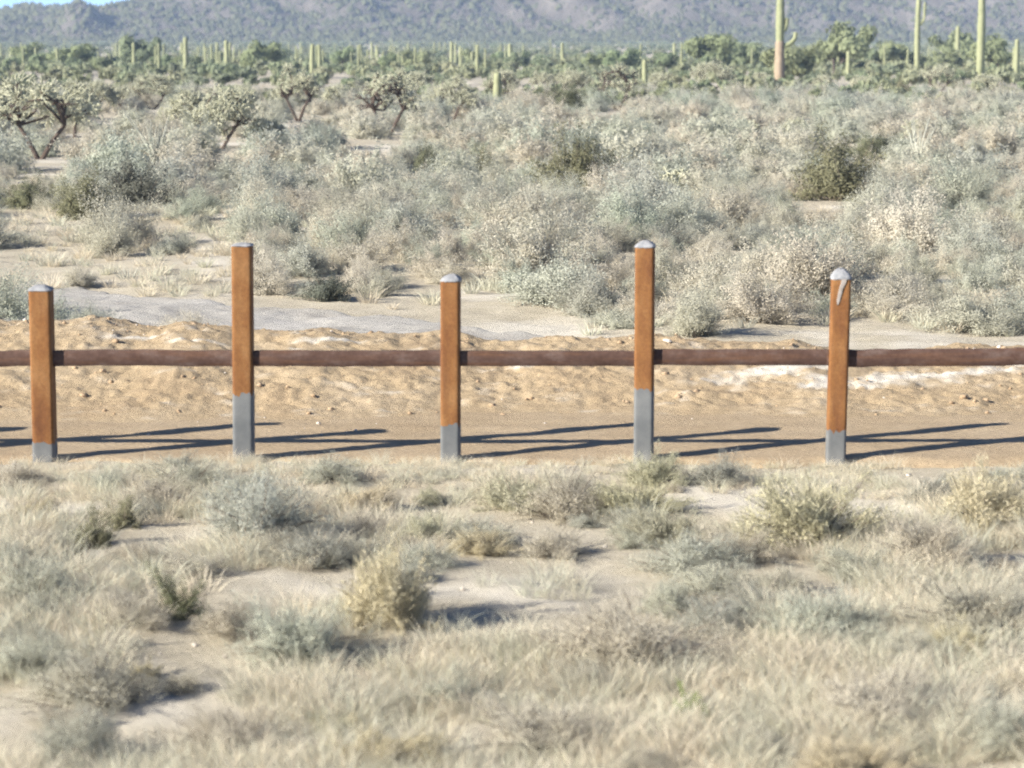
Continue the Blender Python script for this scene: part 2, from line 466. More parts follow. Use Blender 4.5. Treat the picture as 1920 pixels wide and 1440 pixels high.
# shrubs dotted over the slope, far too many to count
rg = np.random.default_rng(31)
n = 38000
px_ = rg.uniform(-420, 420, n); py_ = 1285 + 330 * rg.random(n) ** 1.3
pz_ = mountain_h(px_, py_)
oct_v = np.array([(1, 0, 0), (0, 1, 0), (-1, 0, 0), (0, -1, 0), (0, 0, 1.0)])
oct_f = np.array([(0, 1, 4), (1, 2, 4), (2, 3, 4), (3, 0, 4)])
s = 0.5 + 2.0 * rg.random(n) ** 1.6
V = oct_v[None] * (s[:, None] * np.stack([rg.uniform(.7, 1.3, n), rg.uniform(.7, 1.3, n), rg.uniform(.8, 1.6, n)], 1))[:, None] + rg.normal(size=(n, 5, 3)) * 0.2 * s[:, None, None]
V += np.stack([px_, py_, pz_ - 0.1], 1)[:, None]
F = (oct_f[None] + (np.arange(n) * 5)[:, None, None]).reshape(-1, 3)
tag(obj('hillside_shrubs', mk_mesh('hillside_shrubs', V.reshape(-1, 3), F, [M_HILLBUSH])), 'dark shrubs dotted all over the far mountain slope', 'shrubs', kind='stuff')

# ------------------------------------------------------------------ the fence
def rounded_square(w, r, seg=5, flat=7):
    pts = []
    cs = ((1, 1, 0), (-1, 1, 90), (-1, -1, 180), (1, -1, 270))
    for q, (cx, cy, a0) in enumerate(cs):
        for k in range(seg):
            a = R(a0 + 90 * k / (seg - 1))
            pts.append((cx * (w / 2 - r) + r * math.cos(a), cy * (w / 2 - r) + r * math.sin(a)))
        nx, ny, na = cs[(q + 1) % 4]                  # extra points along the flat side
        e = np.array((nx * (w / 2 - r) + r * math.cos(R(na)), ny * (w / 2 - r) + r * math.sin(R(na)))); b_ = np.array(pts[-1])
        for k in range(1, flat): pts.append(tuple(b_ + (e - b_) * k / flat))
    return np.array(pts)
def prism(mb, prof, zs, offs=None, scales=None, cap_top=True, jitter=0, rg=None):
    n = len(prof); V = []
    for i, z in enumerate(zs):
        s = 1 if scales is None else scales[i]; o = (0, 0) if offs is None else offs[i]
        p = np.column_stack([prof[:, 0] * s + o[0], prof[:, 1] * s + o[1], np.full(n, z)])
        if jitter: p += rg.normal(size=p.shape) * jitter
        V.append(p)
    V = np.concatenate(V); k = np.arange(n); k2 = (k + 1) % n
    mb.add(V, np.concatenate([np.stack([i * n + k, i * n + k2, (i + 1) * n + k2, (i + 1) * n + k], 1) for i in range(len(zs) - 1)]))
    if cap_top:
        c = np.concatenate([V[-n:], [V[-n:].mean(0)]])
        mb.add(c, np.stack([k, k2, np.full(n, n)], 1))

fence = obj('vehicle_barrier_fence', None, loc=(0, FY, 0))
tag(fence, 'rusty steel post-and-rail fence of alternating tall and short posts across the desert track', 'fence')
# centre px, px width, row of steel top, row of cap top, row of grey-rust joint, label
POSTS = [(-690, 38, 527, 513, 800, None), (-302, 38, 463, 452, 738, None),
         (73, 41, 545, 533, 832, 'short rusty leftmost post with pale cap and low grey foot'),
         (449.5, 38, 462, 455, 740, 'tall rusty post with a nearly flat cap and long grey foot'),
         (843.5, 36, 528, 513, 799, 'short rusty middle post with pointed white concrete cap'),
         (1211, 36, 464, 450, 729, 'tall rusty post with domed cap and long bluish grey foot'),
         (1575, 37, 524, 502, 809, 'short rusty rightmost post with big rounded cap and white drip'),
         (1966, 37, 462, 452, 735, None), (2340, 37, 527, 513, 800, None)]
rail_z0 = at_depth(960, 684.5, FY)[1]; rail_z1 = at_depth(960, 656.5, FY)[1]
centres = []
for k, (px, pw, r_top, r_cap, r_joint, lab) in enumerate(POSTS):
    rg = np.random.default_rng(100 + k)
    x, z_top = at_depth(px, r_top, FY - 0.07)
    z_cap = at_depth(px, r_cap, FY)[1]; z_j = at_depth(px, r_joint, FY - 0.07)[1]
    wd = pw / F_PX * (FY + 0.0)
    centres.append((x, wd))
    lean = {6: 0.012}.get(k, 0.006 * rg.normal()); turn = {4: -R(4), 5: -R(7.5), 6: -R(5)}.get(k, -R(1))
    prof = rounded_square(wd, 0.022)
    mb = MB(); prism(mb, prof, [z_j - 0.06, z_j + 0.3, 0.5 * (z_j + z_top), z_top - 0.01, z_top], scales=[1, 1, 1, 1, 0.985])
    post = obj('post', mb.mesh('post', [M_RUST], True), fence, (x, 0, 0), (0.004 * rg.normal(), lean, turn))
    for p in post.data.polygons: p.use_smooth = False if len(p.vertices) == 3 else True
    if lab: post['label'] = lab
    mb = MB(); prism(mb, prof, [-0.5, 0.0, z_j - 0.03, z_j + 0.004], scales=[1.02, 1.02, 1.02, 1.006], cap_top=False)
    ft = mb.mesh('grey_foot', [M_GREY], True); nv = len(prof)
    for vi in range(3 * nv, 4 * nv):                  # brushed, uneven upper edge of the grey paint
        v_ = ft.vertices[vi].co; v_.z += 0.022 * float(fbm(np.array(v_.x * 40 + k * 7.0), np.array(v_.y * 40), 140, 2))
    obj('grey_foot', ft, post)
    ch = z_cap - z_top
    prof2 = rounded_square(wd, 0.03)
    tt = np.array([-0.004, 0.0, 0.12, 0.35, 0.6, 0.82, 0.95, 1.0]); ss = np.array([0.985, 1.07, 1.06, 0.95, 0.74, 0.5, 0.27, 0.08])
    ox = {4: 0.012, 3: 0.014, 5: 0.006}.get(k, -0.004)
    mb = MB(); prism(mb, prof2, z_top + np.where(tt < 0, tt, tt * ch), [(ox * v, 0) for v in np.maximum(tt, 0)], ss, True, 0.0016, rg)
    cap = obj('concrete_cap', mb.mesh('concrete_cap', [M_CONC], True), post)
    if k == 6:                                        # pale slurry run down the front face
        out = [(0.004, .004), (0.040, .004), (0.036, -.02), (0.020, -.055), (0.008, -.10), (-.004, -.15), (-.016, -.185), (-.026, -.195), (-.030, -.16), (-.024, -.11), (-.014, -.06), (-.004, -.025)]
        nO = len(out)
        fr = np.array([(a, -wd / 2 - 0.004 - 0.004 * (1 - abs(b) / 0.24), z_top + b) for a, b in out])
        bk = np.array([(a, -wd / 2 + 0.004, z_top + b) for a, b in out])
        ctr = fr.mean(0); ctr[1] -= 0.004
        q = np.arange(nO); q2 = (q + 1) % nO
        mb = MB(); mb.add(np.concatenate([fr, [ctr]]), np.stack([q, q2, np.full(nO, nO)], 1))
        mb.add(np.concatenate([fr, bk]), np.stack([q, q + nO, q2 + nO, q2], 1))
        obj('concrete_drip', mb.mesh('concrete_drip', [M_DRIP]), post)

for k in range(len(centres) - 1):                     # rail lengths welded between neighbouring posts
    (xa, wa), (xb, wb) = centres[k], centres[k + 1]
    L = xb - xa - (wa + wb) / 2 + 0.03; xm = (xa + wa / 2 + xb - wb / 2) / 2
    rg = np.random.default_rng(300 + k)
    dz0 = {6: 0.004}.get(k, 0.003 * rg.normal()); tilt = {6: 0.008}.get(k, 0.0025 * rg.normal())
    hh = (rail_z1 - rail_z0) / 2 * {6: 1.10, 4: 0.96}.get(k, 1.0)
    prof = np.array([(-0.035, -hh), (-0.035, hh - 0.004), (-0.031, hh), (0.016, hh), (0.02, hh - 0.004), (0.02, -hh), (0.016, -hh - 0.003), (-0.031, -hh - 0.003)])
    ns = 12; V = []
    for i in range(ns + 1):
        xx = -L / 2 + L * i / ns
        sag = 0.002 * rg.normal()
        V.append(np.column_stack([np.full(8, xx), prof[:, 0], prof[:, 1] + sag]))
    V = np.concatenate(V); q = np.arange(8); q2 = (q + 1) % 8
    mb = MB(); mb.add(V, np.concatenate([np.stack([i * 8 + q, (i + 1) * 8 + q, (i + 1) * 8 + q2, i * 8 + q2], 1) for i in range(ns)]))
    rail = obj('rail', mb.mesh('rail', [M_RAIL]), fence, (xm, 0.0, (rail_z0 + rail_z1) / 2 + dz0), (0, -tilt, 0))
    for sx in (-1, 1):                                # rough weld bead where the rail meets the post
        mb = MB()
        for q in range(14):
            lv, lf = lump(rg, 0.15)
            mb.add(lv * (0.007 + 0.004 * rg.random()) + np.array([sx * (L / 2 - 0.014), -0.036, -hh + 2 * hh * (q + 0.5) / 14]), lf)
        obj('weld_bead', mb.mesh('weld_bead', [M_RAIL]), rail)
    if k == 6: rail['label'] = 'rail length right of the last post, cleaner orange at its left end'

# ------------------------------------------------------------------ plant builders (each returns part meshes sharing data between copies)
def gen_bush(seed, r, h, nst, nleaf, leaf, twig, twig_l, mat_leaf, lean=0.0, spread=1.0, t0=0.3):
    rg = np.random.default_rng(seed)
    th = rg.uniform(0, 2 * math.pi, nst); el = np.arcsin(np.clip(rg.uniform(0.05, 1, nst) ** 0.8, 0, 1))
    lob = 1 + 0.28 * np.sin(th * 2 + rg.uniform(0, 6)) + 0.2 * np.sin(th * 5 + rg.uniform(0, 6))
    ln = rg.uniform(0.6, 1.05, nst) * lob
    D = np.stack([np.cos(th) * np.cos(el) * r * spread, np.sin(th) * np.cos(el) * r * spread, np.sin(el) * h], 1) * ln[:, None]
    base = rg.normal(size=(nst, 3)) * np.array([0.12 * r, 0.12 * r, 0]); base[:, 2] = -0.03
    mid = base + D * 0.5 + np.stack([0 * th, 0 * th, 0.08 * h * np.ones(nst)], 1) + rg.normal(size=(nst, 3)) * 0.05 * r
    tip = base + D; tip[:, 0] += lean * h
    V0, F0 = tubes_bulk(np.stack([base, mid, tip], 1), np.tile([0.008, 0.005, 0.002], (nst, 1)), 3)
    stems = mk_mesh('stems', V0, F0, [M_STEM])
    def along(n):
        i = rg.integers(0, nst, n); t = t0 + (1 - t0) * rg.random(n) ** 0.7
        a = base[i] * ((1 - t) ** 2)[:, None] + 2 * mid[i] * (t * (1 - t))[:, None] + tip[i] * (t ** 2)[:, None]
        return a + rg.normal(size=(n, 3)) * 0.075 * r, D[i] / (np.linalg.norm(D[i], axis=1)[:, None] + 1e-9)
    C, d = along(nleaf); C[:, 2] = np.maximum(C[:, 2], 0.01)
    od = C / np.array([r, r, h]) - np.array([0, 0, 0.15]); od /= np.linalg.norm(od, axis=1)[:, None] + 1e-9
    nn = 1.25 * od + rand_dirs(nleaf, rg); nn /= np.linalg.norm(nn, axis=1)[:, None] + 1e-9
    u = np.cross(nn, rand_dirs(nleaf, rg)); u /= np.linalg.norm(u, axis=1)[:, None] + 1e-9
    v = np.cross(nn, u)
    sz = rg.uniform(0.6, 1.35, nleaf)[:, None]
    V1, F1 = diamonds(C, u * leaf[0] * sz, v * leaf[1] * sz)
    C, d = along(twig); C[:, 2] = np.maximum(C[:, 2], 0.02)
    u = 0.75 * rand_dirs(twig, rg) + d + np.array([0, 0, 0.25]); u /= np.linalg.norm(u, axis=1)[:, None]
    v = np.cross(u, rand_dirs(twig, rg)); v /= np.linalg.norm(v, axis=1)[:, None] + 1e-9
    sz = rg.uniform(0.5, 1.3, twig)[:, None]
    V2, F2 = diamonds(C, u * twig_l[0] * sz, v * twig_l[1])
    fol = mk_mesh('foliage', np.concatenate([V1, V2]), np.concatenate([F1, F2 + len(V1)]), [mat_leaf])
    return fol, stems

def gen_grass(seed, r, h, n, matl, wid=0.003):
    rg = np.random.default_rng(seed)
    th = rg.uniform(0, 2 * math.pi, n); q = r * np.sqrt(rg.random(n)) * 0.5
    b = np.stack([np.cos(th) * q, np.sin(th) * q, -0.02 * np.ones(n)], 1)
    hh = h * rg.uniform(0.4, 1.1, n); th2 = th + rg.normal(size=n) * 0.7; out = rg.uniform(0.2, 1.7, n) * hh
    tip = b + np.stack([np.cos(th2) * out, np.sin(th2) * out, hh], 1)
    mid = (b + tip) / 2 + np.stack([0 * hh, 0 * hh, 0.16 * hh], 1)
    sd = np.stack([-np.sin(th2), np.cos(th2), 0 * th], 1) * wid
    ph = rg.uniform(0, math.pi, n); sd = sd * np.cos(ph)[:, None] + np.stack([np.cos(th2), np.sin(th2), 0 * th], 1) * (np.sin(ph) * wid)[:, None]
    V = np.stack([b - sd, b + sd, mid + sd * 0.8, mid - sd * 0.8, tip], 1).reshape(-1, 3)
    k = np.arange(n)[:, None] * 5
    return mk_mesh('blades', V, [k + np.array([[0, 1, 2, 3]]), k + np.array([[3, 2, 4]])], [matl])

def capsule(mb, p, d, L, r, sides=6):
    d = d / np.linalg.norm(d)
    tube(mb, [p, p + d * L * 0.12, p + d * L * 0.5, p + d * L * 0.88, p + d * L], [r * 0.45, r * 0.9, r, r * 0.85, r * 0.3], sides)

def gen_cholla(seed, h, wid, bare=0.0, trunk_h=0.3, njoint=330):
    """chain-fruit cholla: dark trunk, limbs rising to ragged clumps of fat pale drooping joints"""
    rg = np.random.default_rng(seed)
    wood = MB(); caps = []
    ncl = int(np.clip(6 + 5 * wid, 8, 20))
    forks = 2 if bare > 0.3 or wid > 2.6 else 1
    heads = []
    for q in range(forks):
        a = (2.9 if q else 0.35) + rg.normal() * 0.2
        sp = 0.20 * wid if forks == 2 else 0.04 * wid
        e = np.array([math.cos(a) * sp, math.sin(a) * sp * 0.5, h * trunk_h * (1.35 if forks == 2 else 1)])
        mid = e * 0.5 + rg.normal(size=3) * 0.03 * h
        tube(wood, [(0.0, 0, -0.12), mid, e], np.array([0.075, 0.06, 0.05]) * h / 2.2, 7); heads.append(e)
    for i in range(ncl):
        th = i * 2.4 + rg.uniform(-0.4, 0.4); q = math.sqrt((i + 0.5) / ncl) * rg.uniform(0.8, 1.1)
        x = math.cos(th) * q * wid * 0.40; y = math.sin(th) * q * wid * 0.36
        z = h * (0.90 - 0.42 * q ** 2 + rg.uniform(-0.22, 0.07))
        c = np.array([x, y, z]); hd = heads[int(np.argmin([np.linalg.norm(c - e) for e in heads]))]
        m1 = hd + (c - hd) * 0.45 + np.array([0, 0, 0.06 * h]) + rg.normal(size=3) * 0.05 * wid
        tube(wood, [hd - np.array([0, 0, 0.02]), m1, c], np.array([0.042, 0.032, 0.022]) * h / 2.2, 5)
        for b_ in range(4 if bare > 0.3 else 1):
            f = c + rand_dirs(1, rg)[0] * np.array([0.14 * wid, 0.14 * wid, 0.10 * h]); tube(wood, [m1 if b_ % 2 else c, (c + f) / 2 + rg.normal(size=3) * 0.02 * h, f], np.array([0.024, 0.018, 0.010]) * h / 2.2, 4)
        if rg.random() < bare * 0.75: continue
        nj = int(njoint / ncl * rg.uniform(0.6, 1.3) * (1 - 0.55 * bare)); cr = wid * rg.uniform(0.07, 0.155)
        for k in range(nj):
            d = rand_dirs(1, rg)[0]; d[2] = d[2] * 0.8 + 0.12
            p = c + d * cr * rg.uniform(0.2, 0.85) * np.array([1, 1, 0.85])
            for q2 in range(rg.integers(1, 4)):
                L = rg.uniform(0.07, 0.14); rr = rg.uniform(0.016, 0.027)
                d = d / np.linalg.norm(d); caps.append((*p, *d, L, rr))
                p = p + d * L * 0.95
                d = d + rg.normal(size=3) * 0.5 - np.array([0, 0, 0.12 * q2])
    K = np.array(caps); tt = np.array([0, 0.12, 0.5, 0.86, 0.97, 1.0])
    P = K[:, None, 0:3] + K[:, None, 3:6] * (K[:, 6:7] * tt[None])[:, :, None]
    Vc, Fc = tubes_bulk(P, K[:, 7:8] * np.array([[0.45, 0.9, 1.0, 0.85, 0.5, 0.05]]), 5)
    zmax = np.percentile(Vc[:, 2], 99.5); st = np.array([1, 1, h / zmax])
    wood.V = [v * st for v in wood.V]
    return wood.mesh('trunk', [M_BARK], True), mk_mesh('crown', Vc * st, Fc, [M_CHOLLA], True)

def sag_stem(mb, pts, r0, seed, ribs=13):
    rg = np.random.default_rng(seed)
    n = len(pts); t = np.linspace(0, 1, n)
    rad = r0 * (0.86 + 0.14 * np.sin(np.clip(t * 1.25, 0, 1) * math.pi)) * (1 + 0.02 * rg.normal(size=n))
    pts = np.asarray(pts, float)
    d = pts[-1] - pts[-2]; d /= np.linalg.norm(d)
    extra = [pts[-1] + d * r0 * k for k in (0.35, 0.62, 0.78, 0.84)]
    pts = np.concatenate([pts, extra]); rad = np.concatenate([rad, rad[-1] * np.array([0.93, 0.72, 0.42, 0.12])])
    tube(mb, pts, rad, ribs * 2, True, ribs, 0.10)

def leaf_cloud(rg, centres, radii, n, L, W_):
    i = rg.integers(0, len(centres), n); o_ = rand_dirs(n, rg)
    C = centres[i] + o_ * (radii[i] * rg.random(n) ** 0.45)[:, None] * np.array([1, 1, 0.75])
    nn = o_ + 0.5 * (centres[i] - centres.mean(0)) / (np.abs(centres - centres.mean(0)).max() + 1e-9) + 0.9 * rand_dirs(n, rg); nn /= np.linalg.norm(nn, axis=1)[:, None] + 1e-9
    u = np.cross(nn, rand_dirs(n, rg)); u /= np.linalg.norm(u, axis=1)[:, None] + 1e-9
    v = np.cross(nn, u)
    s = rg.uniform(0.5, 1.4, n)[:, None]
    return diamonds(C, u * L * s, v * W_ * s)

def gen_tree(seed, h, wid, nleaf=3200, matl=None):
    rg = np.random.default_rng(seed)
    wood = MB(); cs = []; rs = []
    for q in range(rg.integers(3, 5)):
        a = rg.uniform(0, 6.28); p = np.array([0.1 * math.cos(a), 0.1 * math.sin(a), -0.2])
        e = np.array([math.cos(a) * wid * 0.28, math.sin(a) * wid * 0.28, h * rg.uniform(0.45, 0.65)])
        m_ = (p + e) / 2 + np.array([0, 0, 0.1 * h]) - 0.15 * np.array([e[0], e[1], 0])
        tube(wood, [p, m_, e], [0.045 * h / 2, 0.03 * h / 2, 0.018 * h / 2], 6)
        for z in range(4):
            b_ = rg.uniform(0, 6.28); f = e + np.array([math.cos(b_) * wid * 0.2, math.sin(b_) * wid * 0.2, h * rg.uniform(-0.12, 0.34)])
            tube(wood, [m_ if z % 2 else e, (e + f) / 2 + rg.normal(size=3) * 0.05 * h, f], [0.016 * h / 2, 0.011 * h / 2, 0.004 * h / 2], 5)
            cs.append(f); rs.append(wid * rg.uniform(0.10, 0.19))
            cs.append((e + f) / 2); rs.append(wid * rg.uniform(0.08, 0.15))
    V, F = leaf_cloud(rg, np.array(cs), np.array(rs), nleaf, 0.22, 0.11)
    V[:, 2] = np.maximum(V[:, 2], 0.02 * h)
    V[:, 2] *= h / np.percentile(V[:, 2], 98)
    return wood.mesh('trunk', [M_BARK], True), mk_mesh('crown', V, F, [matl or M_TREE])

def gen_ocotillo(seed, h, n=13):
    rg = np.random.default_rng(seed); mbs = []
    for i in range(n):
        mb = MB()
        a = rg.uniform(0, 6.28); sp = rg.uniform(0.1, 0.55) * h; hh = h * rg.uniform(0.65, 1.0)
        pts = [(0.05 * math.cos(a), 0.05 * math.sin(a), -0.05)]
        for k in range(1, 5):
            t = k / 4; pts.append((math.cos(a) * (0.05 + sp * t ** 1.4) + 0.02 * rg.normal(), math.sin(a) * (0.05 + sp * t ** 1.4) + 0.02 * rg.normal(), hh * t))
        tube(mb, pts, [0.03, 0.026, 0.022, 0.017, 0.008], 5)
        mbs.append(mb.mesh('cane', [M_OCO], True))
    return mbs

# mesh libraries
SCRUB_FAR = [gen_bush(420 + i, 0.80, 0.80 + 0.1 * (i % 3), 60, 6500, (0.029, 0.0125), 500, (0.09, 0.004), [M_SCRUB, M_DRY, M_SAGE, M_SCRUB][i % 4]) for i in range(4)]
SCRUB = [gen_bush(400 + i, 0.80, 0.78 + 0.12 * (i % 3), 90, 17000, (0.0165, 0.0072), 3200, (0.075, 0.0025), [M_SCRUB, M_SAGE, M_DRY, M_SCRUB][i % 4], 0.0) for i in range(8)]
CREO = [gen_bush(440 + i, 0.75, 1.05, 80, 15000, (0.022, 0.0095), 900, (0.08, 0.003), M_CREO, 0.0, 0.9, 0.35) for i in range(3)]
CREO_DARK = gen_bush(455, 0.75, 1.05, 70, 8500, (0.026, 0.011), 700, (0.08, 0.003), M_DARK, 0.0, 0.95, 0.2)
NEAR = [gen_bush(460 + i, 0.50, 0.46, 130, 8000, (0.011, 0.0045), 7000, (0.055, 0.0015), [M_SCRUB, M_DRY, M_DRY][i % 3]) for i in range(5)]
NEARY = [gen_bush(480 + i, 0.42, 0.45, 90, 5000, (0.014, 0.005), 6000, (0.07, 0.0018), M_YELLOW) for i in range(2)]
NEARG = [gen_bush(490, 0.25, 0.30, 40, 3500, (0.014, 0.006), 600, (0.04, 0.0016), M_GREEN)]
NEARD = [gen_bush(495 + i, 0.33, 0.34, 60, 2600, (0.013, 0.0055), 2400, (0.045, 0.0018), M_CREO) for i in range(2)]
GRASS = [gen_grass(500 + i, 0.18, 0.13 + 0.045 * (i % 3), 70, M_GRASS, 0.002) for i in range(5)]
GRASSF = [gen_grass(520 + i, 0.22, 0.26, 60, M_GRASS, 0.005) for i in range(3)]
TREES = [gen_tree(540 + i, 3.6 + 0.5 * (i % 3), 6.0 + (i % 2), 5200) for i in range(5)]
BELT = [gen_tree(560 + i, 1.7, 3.0, 900, M_BELT) for i in range(4)]

# ------------------------------------------------------------------ placing plants
ORD = ['first', 'second', 'third', 'fourth', 'fifth', 'sixth', 'seventh', 'eighth', 'ninth', 'tenth', 'eleventh', 'twelfth', 'thirteenth', 'fourteenth', 'fifteenth', 'sixteenth']
POST_PX = [73, 449.5, 843.5, 1211, 1575]
def bay(px, far=True):
    k = sum(px > p for p in POST_PX)
    return ['left of the leftmost post', 'in the first fence gap', 'in the second fence gap', 'in the third fence gap', 'in the fourth fence gap', 'right of the rightmost post'][k], k

def plant(name, meshes, x, y, rot, sc, part_names=('foliage', 'stems')):
    e = obj(name, None, loc=(x, y, float(terrain(x, y))), rot=(0, 0, rot), scale=sc if isinstance(sc, tuple) else (sc, sc, sc))
    e.empty_display_size = 0.1
    for nm, me in zip(part_names, meshes):
        obj(nm, me, e)
    return e

pending = []                                          # (object, kind word, row phrase, px) labelled together afterwards
def queue(o, kind, row, group, cat):
    px, _ = project(o.location.x, o.location.y, o.location.z)
    pending.append((o, kind, row, px)); tag(o, None, cat, group)

def flush():
    bins = {}
    for o, kind, row, px in pending:
        bins.setdefault((kind, row, bay(px)[1]), []).append((px, o))
    for (kind, row, k), lst in bins.items():
        where = bay(POST_PX[k] - 1 if k < 5 else 1800)[0]
        lst.sort(key=lambda q: q[1].location.y)
        nrow = max(1, round(len(lst) / 7)); per = math.ceil(len(lst) / nrow)
        for j in range(nrow):
            part = sorted(lst[j * per:(j + 1) * per], key=lambda q: q[0])
            rw = row if nrow == 1 else f'in {["front", "second", "third", "fourth", "fifth", "sixth", "seventh", "eighth", "ninth", "tenth", "eleventh", "twelfth"][j]} row back'
            for i, (px, o) in enumerate(part):
                o['label'] = f'{kind} {rw}, {where}' if len(part) == 1 else f'{kind} {rw}, {ORD[min(i, 15)]} from left {where}'
    pending.clear()

placed = []
def free(x, y, r):
    for (a, b_, c) in placed:
        if (x - a) ** 2 + (y - b_) ** 2 < (r + c) ** 2: return False
    return True

# --- hand-placed chollas: px of base, row of base, row of top, width px, bareness, label
CH = [(75, 298, 140, 190, 0.15, 'broad dark-trunked cholla at the left edge of the picture'),
      (414, 277, 160, 140, 0.0, 'yellowish cholla on a thin pale trunk above the second post'),
      (560, 228, 122, 92, 0.1, 'upright cholla with shaggy crown right of the second post'),
      (728, 254, 130, 110, 0.62, 'half-bare cholla with two forked dark trunks above the second fence gap'),
      (849, 222, 140, 85, 0.05, 'pale crowned cholla straight above the middle post'),
      (940, 182, 128, 62, 0.35, 'dark cholla just behind the stubby saguaro'),
      (1156, 207, 118, 90, 0.58, 'half-bare brown cholla with forked trunk left of the fourth post'),
      (1336, 172, 113, 80, 0.0, 'round pale-headed cholla left of the tallest saguaro'),
      (1431, 174, 138, 36, 0.0, 'small pale cholla beside the foot of the tallest saguaro'),
      (1762, 172, 120, 72, 0.15, 'cholla with wide yellowish crown between two tall saguaros'),
      (1615, 176, 142, 52, 0.1, 'low cholla left of the bushy dark green tree at far right'),
      (500, 272, 222, 66, 0.0, 'squat trunkless cholla below the shaggy upright one'),
      (1400, 262, 222, 32, 0.0, 'tiny pale cholla among grey scrub above the fourth fence gap'),
      (1492, 268, 222, 44, 0.0, 'small round cholla on a short stalk in grey scrub'),
      (1716, 278, 226, 40, 0.1, 'slim green-grey cholla beside the slanting dry cane at right'),
      (284, 206, 138, 95, 0.05, 'cholla with flat pale crown behind the leftmost dark cholla'),
      (632, 212, 158, 55, 0.1, 'small cholla half hidden between two larger ones'),
      (1075, 176, 130, 72, 0.1, 'wide low pale cholla in front of the green belt'),
      (784, 188, 134, 58, 0.1, 'small pale cholla behind the half-bare forked one'),
      (180, 215, 150, 70, 0.1, 'shaggy grey cholla right of the broad one at the left edge'),
      (1545, 172, 138, 36, 0.1, 'little cholla right of the tallest saguaro'),
      (20, 262, 150, 90, 0.1, 'cholla cut by the left edge behind the broad one'),
      (140, 258, 152, 90, 0.1, 'pale cholla clump between the broad one and the ocotillo'),
      (352, 252, 166, 90, 0.0, 'low yellowish cholla touching the thin-trunked one on its left'),
      (455, 218, 158, 60, 0.1, 'small yellowish cholla right behind the thin-trunked one'),
      (225, 212, 160, 60, 0.2, 'grey-green cholla behind the sparse ocotillo'),
      (685, 176, 140, 45, 0.1, 'little pale cholla at the foot of the thin dull saguaro'),
      (1015, 172, 134, 45, 0.1, 'little cholla left of the wide low pale one'),
      (1240, 172, 136, 50, 0.2, 'little cholla right of the short thick saguaro'),
      (1850, 182, 140, 55, 0.1, 'pale cholla at the foot of the tall armless saguaro'),
      (1270, 366, 318, 56, 0.25, 'low dark cholla amid the dense pale scrub right of the tall post')]
for i, (px, rb, rt, wpx, bare, lab) in enumerate(CH):
    x, y = on_ground(px, rb); z = float(terrain(x, y)); x, y = on_ground(px, rb, z)
    h = at_depth(px, rt, y)[1] - z; wd = 1.28 * wpx / F_PX * y
    meshes = gen_cholla(600 + i, h, wd, bare, 0.22 if (rb - rt) < 60 else 0.3, int(220 + 300 * min(3.0, wd)))
    o = plant('cholla_cactus', meshes, x, y, 0.0, 1.0, ('trunk', 'crown'))
    tag(o, lab, 'cactus', 'cholla cacti on the scrub plain'); placed.append((x, y, wd * 0.3))

# --- hand-placed saguaros: px, base row, top row, width px, arms, corky base share, label
SG = [(1461, 172, -22, 17, [(0.46, 28, 0.10, 0.0), (0.60, 12, 0.10, 0.35)], 0.47, 'tallest saguaro with tan corky foot and one arm curving right'),
      (1836, 162, -30, 14, [], 0.0, 'tall armless saguaro reaching the top edge at far right'),
      (1720, 152, -14, 10, [(0.66, 12, 0.22, 0.0)], 0.0, 'tall slim saguaro with one raised arm on its right'),
      (1794, 136, 50, 9, [], 0.0, 'medium saguaro between the two tall ones at far right'),
      (1590, 152, 97, 8, [], 0.0, 'short dark saguaro in front of the green belt right of the tallest'),
      (1208, 180, 114, 10, [], 0.0, 'short thick saguaro straight above the fourth post'),
      (1905, 156, 74, 9, [], 0.0, 'dark green saguaro at the right edge'),
      (349, 146, 71, 9, [(0.62, -7, 0.24, 0.0)], 0.0, 'bright saguaro with a small arm pressed to its left'),
      (425, 146, 77, 9, [], 0.0, 'dark-sided saguaro above the second post'),
      (408, 124, 80, 6, [(0.3, -9, 0.2, 0.0)], 0.0, 'smaller two-stemmed saguaro left of the dark-sided one'),
      (227, 128, 77, 7, [], 0.0, 'bright slim saguaro left of the round dark green tree'),
      (298, 134, 82, 6, [], 0.0, 'dull slim saguaro right of the round dark green tree'),
      (22, 128, 89, 6, [], 0.0, 'small saguaro near the left edge'),
      (587, 154, 84, 9, [], 0.0, 'left one of a close pair of bright saguaros'),
      (599, 150, 84, 7, [], 0.0, 'right one of a close pair of bright saguaros'),
      (847, 144, 79, 7, [], 0.0, 'bright saguaro rising just above the middle post'),
      (854, 128, 82, 5, [], 0.0, 'thin saguaro touching the bright one above the middle post'),
      (885, 138, 98, 6, [], 0.0, 'slim saguaro right of the pair above the middle post'),
      (956, 134, 84, 9, [], 0.0, 'stout pale saguaro with rounded top in the third fence gap'),
      (676, 134, 84, 5, [], 0.0, 'thin dull saguaro above the second fence gap'),
      (933, 203, 140, 15, [], 0.0, 'stubby thick green saguaro standing nearest in the third fence gap'),
      (697, 120, 80, 5, [], 0.0, 'thin bright saguaro left of the low hills gully'),
      (1264, 118, 82, 6, [], 0.0, 'distant bright saguaro right of the fourth post'),
      (1622, 118, 80, 6, [], 0.0, 'pale distant saguaro between the tallest and the slim armed one')]
